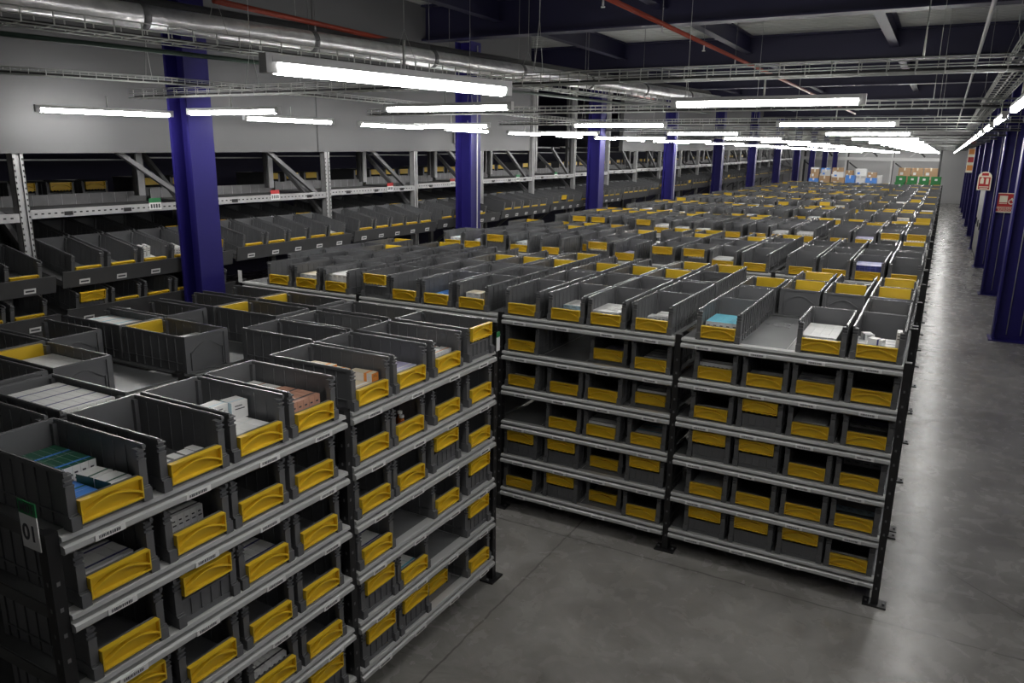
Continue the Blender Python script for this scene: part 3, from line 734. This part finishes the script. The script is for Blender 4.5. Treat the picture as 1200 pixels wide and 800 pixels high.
def cart_size(c):
    p = project(c[0].translation)
    if not p or not (-30 < p[0] < 1230 and -30 < p[1] < 830): return 0
    t = CT[c[1]]
    s = (F_PX / p[2]) ** 2 * (t[1] * t[0] * .6 + t[1] * t[2])
    if c[0].translation.z < TOP - .05: s *= .35
    return s
ordc = sorted(range(len(CART)), key=lambda i: -cart_size(CART[i]))
indc = set(i for i in ordc[:300] if cart_size(CART[i]) > 0)
restc = MB()
for i, (T, t, lab, grp) in enumerate(CART):
    if i in indc:
        if t not in CME: CME[t] = CMB[t].mesh('medicine_carton' if t != 'amber' else 'amber_bottle')
        o = link('amber_bottle' if t == 'amber' else 'packet' if t == 'pouch' else 'medicine_carton', CME[t]); o.matrix_world = T
        tag(o, lab, 'bottle' if t == 'amber' else 'packet' if t == 'pouch' else 'carton', grp)
    else: restc.add(CMB[t], T)
if restc.v: tag(restc.build('medicine_cartons'), 'small medicine cartons filling the farther bins', 'cartons', kind='stuff')

# ------------------------------------------------------------------ far shipping boxes and green crates
def ship_box(x, y, z, w, d, h, m, a, label, tape=True):
    b = MB(); b.box(-w / 2, w / 2, -d / 2, d / 2, 0, h, m)
    if tape: b.box(-.03, .03, -d / 2 - .001, d / 2 + .001, h * .7, h + .001, 'beige' if m == 'kraft' else 'card_w'); b.box(-w * .35, -w * .1, -d / 2 - .002, -d / 2, h * .2, h * .5, 'white' if m == 'kraft' else 'card_b')
    o = link('shipping_box', b.mesh('shipping_box'), None, (x, y, z), a); return tag(o, label, 'box', 'boxes at the far end of the racks')
yb = YF + ROWP * NBLK
def crate(x, y, z, label):
    o = thing('green_crate', label, 'crate', (x, y, z), 0, 'green crates at the far end'); b = MB(); w, d, h = .19, .27, .24
    for s in (-1, 1):
        b.box(*sorted((s * w, s * (w - .01))), -d, d, 0, h, 'gcrate'); b.box(-w, w, *sorted((s * d, s * (d - .01))), 0, h, 'gcrate')
        b.box(*sorted((s * (w + .012), s * (w - .01))), -d - .012, d + .012, h - .02, h, 'gcrate'); b.box(-w, w, *sorted((s * (d + .012), s * d)), h - .02, h, 'gcrate')
        b.box(*sorted((s * .07, s * .08)), -d - .008, -d, 0, h - .02, 'gcrate')
    b.box(-w, w, -d, d, 0, .01, 'gcrate'); b.build('crate_body', o)
    b = MB(); b.box(-.05, .05, -d - .010, -d - .0081, .08, .16, 'white'); b.build('crate_label', o)
for r in range(2):
    for c in range(4):
        for l in range(2 if r else 1):
            crate(-.30 - c * .45, yb + .35 + r * .62, ZT + .002 + l * .245, 'green crate, %s from the wide aisle, %s' % (ORD[c + 1], ('near row', 'back row, on the rack', 'back row, stacked on top')[r + (l if r else 0)]))
tints = ['card_w', 'card_w', 'kraft', 'kraft', 'card_lb', 'card_w', 'card_b', 'kraft', 'card_w', 'wallf']
names = {'card_w': 'white', 'kraft': 'brown cardboard', 'card_lb': 'pale blue', 'card_b': 'blue', 'wallf': 'grey'}
n = 0
for r in range(2):
    x = -2.6
    c = 0
    while x > -5.5:
        w = rnd.uniform(.35, .62); h = rnd.uniform(.28, .48); m = rnd.choice(tints); c += 1
        y = yb + (1.0 if r == 0 else 4.0); z0 = ZT + .002
        if r == 0 and x - w < X0 + .05: break
        ship_box(x - w / 2, y + rnd.uniform(-.1, .1), z0, w, .45, h, m, rnd.uniform(-.06, .06), '%s shipping box, %s from the green crates, %s row' % (names[m], ORD[c], ('front', 'rear')[r]))
        if rnd.random() < (.45 if r == 0 else .85):
            m2 = rnd.choice(tints); h2 = rnd.uniform(.2, .4)
            ship_box(x - w / 2, y + .05, z0 + h + .001, w * .85, .4, h2, m2, rnd.uniform(-.05, .05), '%s shipping box on top of the %s box, %s row' % (names[m2], ORD[c], ('front', 'rear')[r]))
        x -= w + .05
x = -.3; c = 0
while x > -1.85:
    w = rnd.uniform(.4, .6); m = ('kraft', 'card_w', 'kraft', 'kraft')[c % 4]; c += 1
    for l in range(2):
        ship_box(x - w / 2, yb + 4.0, ZT + .002 + l * .401, w, .45, .4, m if l == 0 else 'kraft', 0, '%s shipping box behind the green crates, %s from the aisle, %s' % (names[m if l == 0 else 'kraft'], ORD[c], ('on the rack', 'stacked above')[l]))
    x -= w + .04

# tall pallet rack at the very end
def pallet_rack():
    o = thing('pallet_rack', 'white pallet rack with dark braces before the far wall', 'rack', (0, 56.3, 0))
    xs = [-.35, -3.1, -5.85, -8.6]
    for x in xs:
        for y in (0, 1.0): b = MB(); b.box(x - .06, x + .06, y - .04, y + .04, 0, 3.9, 'white' if y == 0 and x != xs[0] else 'dark'); b.build('upright', o)
        b = MB(); b.obox((x, .04, 1.0), (x, .96, 3.0), .05, .05, 'dark'); b.build('brace', o)
    for i in range(3):
        b = MB(); b.box(xs[i + 1] + .06, xs[i] - .06, -.04, .04, 2.75, 2.95, 'white'); b.build('beam', o)
        b = MB(); b.obox((xs[i + 1] + .3, .1, 4.6), (xs[i] - .9, .1, 3.0), .10, .10, 'dark'); b.build('brace', o)
        b = MB(); b.obox((xs[i + 1] + 1.0, .22, 3.0), (xs[i] - .3, .22, 4.3), .08, .08, 'white'); b.build('brace', o)
        b = MB(); b.obox((xs[i + 1] + .2, .1, 2.6), (xs[i + 1] + 1.4, .1, 1.7), .08, .08, 'dark'); b.build('brace', o)
    for k, (x, w, h, m) in enumerate(((-1.4, .9, .9, 'wallf'), (-3.9, .8, .9, 'kraft'), (-5.0, .7, .7, 'card_w'), (-6.8, .9, .8, 'kraft'))):
        b = MB(); b.box(x - 1.2, x + 1.2, .05, .95, 1.70, 1.74, 'galvd'); 
    return o
pallet_rack()

# ------------------------------------------------------------------ wide-aisle side: cabinets and signs
for i, (y, h) in enumerate(((26.3, 2.15), (27.55, 2.3), (28.8, 2.3))):
    o = thing('electrical_cabinet', 'light grey metal cabinet beside the wide aisle, %s past the third navy column' % ORD[i + 1], 'cabinet', (1.42, y, 0), 0, 'cabinets along the wide aisle')
    b = MB(); b.box(-.33, .33, -.6, .6, .1, h, 'cab'); b.box(-.32, .32, -.58, .58, 0, .1, 'dark'); b.build('cabinet_body', o)
    b = MB(); b.box(-.345, -.331, -.57, -.01, .15, h - .05, 'cab'); d = b.build('door', o)
    b = MB(); b.box(-.365, -.3455, -.10, -.06, .95, 1.15, 'blk'); b.build('handle', d)
    b = MB(); b.box(-.345, -.331, .01, .57, .15, h - .05, 'cab'); d = b.build('door', o)
    b = MB(); b.box(-.365, -.3455, .06, .10, .95, 1.15, 'blk'); b.build('handle', d)
def hose_sign(x, y, z, w, h):
    o = thing('fire_sign', 'square red fire hose sign on the second navy column by the aisle', 'sign', (x, y, z), 0, 'red fire signs')
    b = MB(); b.box(-w / 2, w / 2, 0, .012, -h / 2, h / 2, 'beige'); b.box(-w * .44, w * .44, -.003, 0, -h * .44, h * .46, 'red'); b.build('sign_board', o)
    b = MB(); b.box(-w * .34, w * .02, -.006, -.003, -h * .05, h * .36, 'beige'); b.box(-w * .34, w * .02, -.007, -.006, -h * .02, h * .02, 'red')
    for i in range(10):
        a0, a1 = i * PI / 5, (i + 1) * PI / 5
        b.obox((w * .2 + w * .12 * math.cos(a0), -.006, h * .06 + w * .12 * math.sin(a0)), (w * .2 + w * .12 * math.cos(a1), -.006, h * .06 + w * .12 * math.sin(a1)), .02, .004, 'beige', up=(0, 1, 0))
    b.obox((w * .2, -.006, h * .25), (w * .38, -.006, -h * .08), .03, .004, 'beige', up=(0, 1, 0)); b.build('hose_symbol', o)
    R = Matrix.Rotation(PI / 2, 4, 'X')
    b = MB(); b.box(-w * .42, w * .42, -.005, -.003, -h * .225, -h * .205, 'beige'); b.build('divider_line', o)
    text_mesh('MANGUERA DE', w * .13, 'beige', Matrix.Translation((0, -.0055, -h * .285)) @ R, 'sign_text', o)
    text_mesh('INCENDIOS', w * .13, 'beige', Matrix.Translation((0, -.0055, -h * .385)) @ R, 'sign_text', o)
def ext_sign(x, y, z, w, h):
    o = thing('fire_sign', 'red fire extinguisher sign with rounded top by the grey cabinets', 'sign', (x, y, z), 0, 'red fire signs')
    pr = [(-w / 2, -h / 2), (w / 2, -h / 2), (w / 2, h * .2)] + [(w / 2 * math.cos(t * PI / 8), h * .2 + h * .3 * math.sin(t * PI / 8)) for t in range(1, 8)] + [(-w / 2, h * .2)]
    b = MB(); b.prism([(p[0], p[1]) for p in pr], 0, .012, 'beige', 'z'); 
    for v in b.v: v.y, v.z = v.z, v.y
    b.box(-w * .42, w * .42, -.003, 0, -h * .45, h * .2, 'red')
    b.box(-w * .25, w * .25, -.003, 0, h * .28, h * .42, 'red'); b.build('sign_board', o)
    b = MB(); b.box(-w * .32, -w * .06, -.006, -.003, -h * .15, h * .12, 'beige'); b.box(-w * .24, -w * .12, -.006, -.003, h * .12, h * .18, 'beige'); b.box(w * .1, w * .3, -.006, -.003, -h * .18, h * .14, 'beige'); b.build('extinguisher_symbol', o)
    b = MB(); b.box(-w * .36, w * .36, -.005, -.003, -h * .34, -h * .30, 'beige'); b.box(-w * .3, w * .3, -.005, -.003, -h * .42, -h * .39, 'beige'); b.build('sign_lines', o)
hose_sign(1.25, 19.985, 2.045, .41, .42)
ext_sign(.97, 24.985, 2.38, .32, .50)
o = thing('hanging_sign', 'narrow cream and orange sign board far down the wide aisle', 'sign', (1.0, 44.0, 3.1), 0, None)
b = MB(); b.box(-.16, .16, 0, .02, -.8, .8, 'beige')
for i in range(4): b.box(-.12, .12, -.004, 0, -.7 + i * .38, -.45 + i * .38, ('card_o', 'red', 'card_o', 'red')[i])
b.build('sign_board', o)

# ------------------------------------------------------------------ lamps and cable trays
LL = 1.10
def lamp_meshes(L):
    b = MB(); prof = [(-.0225, .012), (-.020, .036), (.020, .036), (.0225, .012)]
    b.prism(prof[::-1], -L / 2, L / 2, 'house'); h = b.mesh('lamp_housing')
    b = MB(); n = 10; pr = [(.024 * math.cos(PI * .86 + PI * 1.28 * i / n), .001 + .024 * math.sin(PI * .86 + PI * 1.28 * i / n)) for i in range(n + 1)]
    b.prism(pr[::-1], -L / 2 + .02, L / 2 - .02, 'lamp', smooth=False); d = b.mesh('lamp_diffuser')
    b = MB(); b.box(-.022, .0185, -.020, .020, -.020, .037, 'house'); e = b.mesh('end_cap')
    return h, d, e
LM = lamp_meshes(LL)
def tube_light(x, y, z, rz, label, group):
    o = thing('hanging_tube_light', label, 'light', (x, y, z), rz, group)
    link('lamp_housing', LM[0], o); link('lamp_diffuser', LM[1], o); link('end_cap', LM[2], o, (-LL / 2, 0, 0))
    e = link('end_cap', LM[2], o, (LL / 2, 0, 0)); e.rotation_euler = (0, 0, PI)
    b = MB(); b.tube([(0, 0, .036), (0, 0, .135)], .006, 'wire', 5); b.build('hanger', o)
    return o
ZL = 3.29
ROWY = [4.98 + ROWP * k for k in range(16)]
XS = [(-1.02, -3.33, -5.6)] + [(-1.02, -3.33, -5.6)] * 12
for k, y in enumerate(ROWY):
    for j, x in enumerate((-1.02, -3.33, -5.6)):
        tube_light(x, y, ZL, 0, 'white tube light over the %s cross aisle, %s from the wide aisle' % (ORD[k + 1], ORD[j + 1]), 'tube lights over the cross aisles')
tube_light(-1.74, 2.34, 3.222, PI / 2 - .20, 'glowing tube light nearest the viewpoint, above the 01-tagged rack', None)
for k in range(-2, 25):
    tube_light(.34, 5.6 + 2.05 * k, ZL, PI / 2, 'white tube light over the wide aisle, %s along' % ORD[k + 3], 'tube lights along the wide aisle')
for k in range(10):
    tube_light(-6.52 if k == 0 else -6.05, 4.42 + 1.73 * k, ZL - .02, PI / 2 - (.25 if k == 0 else .12 if k < 3 else 0), 'white tube light over the column aisle beside the grey panel, %s from the viewpoint' % ORD[k + 1], 'tube lights beside the grey panel')

def wire_tray(name, label, pts, w, h, step=.14, r=.0035, hang=None, m='wire', cables=2, group='wire cable trays'):
    o = thing(name, label, 'cable tray', (0, 0, 0), 0, group); b = MB()
    pts = [Vector(p) for p in pts]; d = (pts[-1] - pts[0]); d.z = 0; d.normalize(); sx = Vector((d.y, -d.x, 0))
    offs = [(-w / 2, h), (-w / 2, h / 2), (-w / 2, 0), (0, 0), (w / 2, 0), (w / 2, h / 2), (w / 2, h)]
    for a, zz in offs: b.tube([p + sx * a + Vector((0, 0, zz)) for p in pts], r, m, 4)
    for i in range(len(pts) - 1):
        L = (pts[i + 1] - pts[i]).length; n = max(1, int(L / step))
        for q in range(n):
            p = pts[i].lerp(pts[i + 1], (q + .5) / n)
            for e in range(6):
                if e in (2, 3) and True: pass
                (a0, z0), (a1, z1) = offs[e], offs[e + 1]
                if (a0, z0) == (a1, z1): continue
                b.obox(p + sx * a0 + Vector((0, 0, z0)), p + sx * a1 + Vector((0, 0, z1)), r * 1.7, r * 1.7, m, up=tuple(d))
    b.build('tray_mesh', o)
    for c in range(cables):
        b = MB(); a = -w * .25 + c * w * .28; b.tube([p + sx * (a + .01 * math.sin(i * 2.1 + c)) + Vector((0, 0, .014)) for i, p in enumerate(pts)], .009, 'cable', 5); b.build('cable', o)
    if hang:
        for t in hang:
            p = pts[0].lerp(pts[-1], t); q = p + Vector((0, 0, h)); 
            b = MB(); b.tube([p + sx * (-w / 2) + Vector((0, 0, h)), Vector((p.x, p.y, p.z + h + .35)), p + sx * (w / 2) + Vector((0, 0, h))], .003, 'wire', 4); b.tube([Vector((p.x, p.y, p.z + h + .35)), Vector((p.x, p.y, 4.99))], .003, 'wire', 4); b.build('hanging_wire', o)
    return o
for k, y in enumerate(ROWY):
    wire_tray('hanging_cable_tray', 'wire cable tray across the hall above the %s cross-aisle lights' % ORD[k + 1], [(-6.9, y, ZL + .14), (-3.0, y, ZL + .14), (1.0, y, ZL + .14)], .14, .075, .14 if k < 3 else .3, .0034 if k < 3 else .005, (.2, .55, .85) if k < 4 else None, cables=2)
wire_tray('hanging_cable_tray', 'wire cable tray running along above the wide-aisle lights', [(.34, 4.2, ZL + .25), (.34, 34.0, ZL + .25)], .16, .06, .25, .004, (.1, .3))
wire_tray('hanging_cable_tray', 'wire cable tray along the column aisle beside the grey panel', [(-6.95, 2.8, ZL + .24), (-6.2, 4.75, ZL + .24), (-6.05, 6.4, ZL + .24), (-6.05, 22.0, ZL + .24)], .11, .05, .12, .003, (.12, .22, .4))
# the big tray and foil duct along the storage side: they sit slightly askew of the racks
TA, TB = Vector((-6.15, 3.05, 3.84)), Vector((-4.55, 13.2, 3.84))
def along(t, dx=0, dzv=0):
    p = TA.lerp(TB, t); d = (TB - TA).normalized(); sx = Vector((d.y, -d.x, 0)); return p + sx * dx + Vector((0, 0, dzv))
wire_tray('hanging_cable_tray', 'wide wire tray with dark cables slung beside the foil duct', [along(-.25), along(.5), along(1.25)], .34, .10, .22, .005, (.1, .3, .45, .6), cables=3)
b = MB()
b.tube([along(-.25, -.08, -.07), along(1.25, -.08, -.07)], .02, 'gtray', 8)
b.box(-.0, .0, 0, 0, 0, 0, 'gtray')
o = thing('ceiling_conduit', 'dark green conduit under the wide wire tray', 'pipe'); b.build('conduit_pipe', o)
o = thing('ceiling_duct', 'round silver foil duct along the ceiling above the wire tray', 'duct'); 
b = MB(); b.tube([along(-.3 + i * .02, -.16, .20) for i in range(81)], .10, 'foil', 18); b.build('duct_tube', o)
for i in range(9):
    b = MB(); b.tube([along(-.2 + i * .17, -.16, .20), along(-.2 + i * .17 + .006, -.16, .20)], .104, 'galvd', 18); b.build('duct_band', o)
    b = MB(); p = along(-.2 + i * .17, -.16, .305); b.tube([p, Vector((p.x, p.y, 5.055))], .004, 'galvd', 5); b.build('hanging_rod', o)
o = thing('ceiling_duct', 'dark grey lagged duct above the foil duct', 'duct')
b = MB(); b.tube([along(-.3, -.42, .30), along(1.3, -.42, .30)], .11, 'dark', 16); b.build('duct_tube', o)
# red sprinkler pipes and white conduits
def pipe(name, label, a, c, r, m, n=8, drops=()):
    o = thing(name, label, 'pipe'); b = MB(); b.tube([a, c], r, m, n); b.build('pipe_run', o)
    for t in drops:
        p = Vector(a).lerp(Vector(c), t)
        b = MB(); b.tube([p, p + Vector((0, 0, -.09))], .010, 'galv', 6); b.tube([p + Vector((0, 0, -.09)), p + Vector((0, 0, -.10))], .022, 'galv', 8); b.build('sprinkler_head', o)
        b = MB(); b.tube([p + Vector((0, 0, r)), Vector((p.x, p.y, 5.0))], .004, 'galvd', 5); b.build('hanging_rod', o)
    return o
pipe('ceiling_pipe', 'red sprinkler pipe running along the middle of the ceiling', (-3.05, 5.0, 4.42), (-3.0, 30.0, 4.42), .028, 'redp', 8, (.02, .09, .16, .23, .3, .4))
pipe('ceiling_pipe', 'red sprinkler pipe above the ducts near the grey panel', (-5.75, 5.0, 4.22), (-6.2, 18.0, 4.22), .026, 'redp', 8, (.1, .3, .5))
pipe('ceiling_pipe', 'white conduit along the ceiling over the wide aisle', (.20, 6.0, 4.42), (.20, 44.0, 4.42), .022, 'white', 8, ())
pipe('ceiling_pipe', 'second white conduit nearer the navy columns', (.80, 8.0, 4.42), (.80, 44.0, 4.42), .016, 'white', 8, ())
o = thing('coiled_cable', 'coil of black cable hanging on the grey panel', 'cable', (-7.0, 3.62, 3.22))
b = MB()
for q in range(2): b.tube([(.01 * q, .10 * math.cos(t * PI / 8), .13 * math.sin(t * PI / 8)) for t in range(17)], .006, 'cable', 5)
b.build('cable_loop', o)
bpy.data.objects[o.name].name = 'hanging_cable_coil'

# ------------------------------------------------------------------ world and view
w = bpy.data.worlds.new('world'); sc.world = w; w.use_nodes = True
w.node_tree.nodes['Background'].inputs['Color'].default_value = (0.5, 0.55, 0.65, 1); w.node_tree.nodes['Background'].inputs['Strength'].default_value = 0.0
vs = sc.view_settings; vs.view_transform = 'Standard'; vs.look = 'None'; vs.gamma = 1.0; vs.use_curve_mapping = False; vs.exposure = 0.08
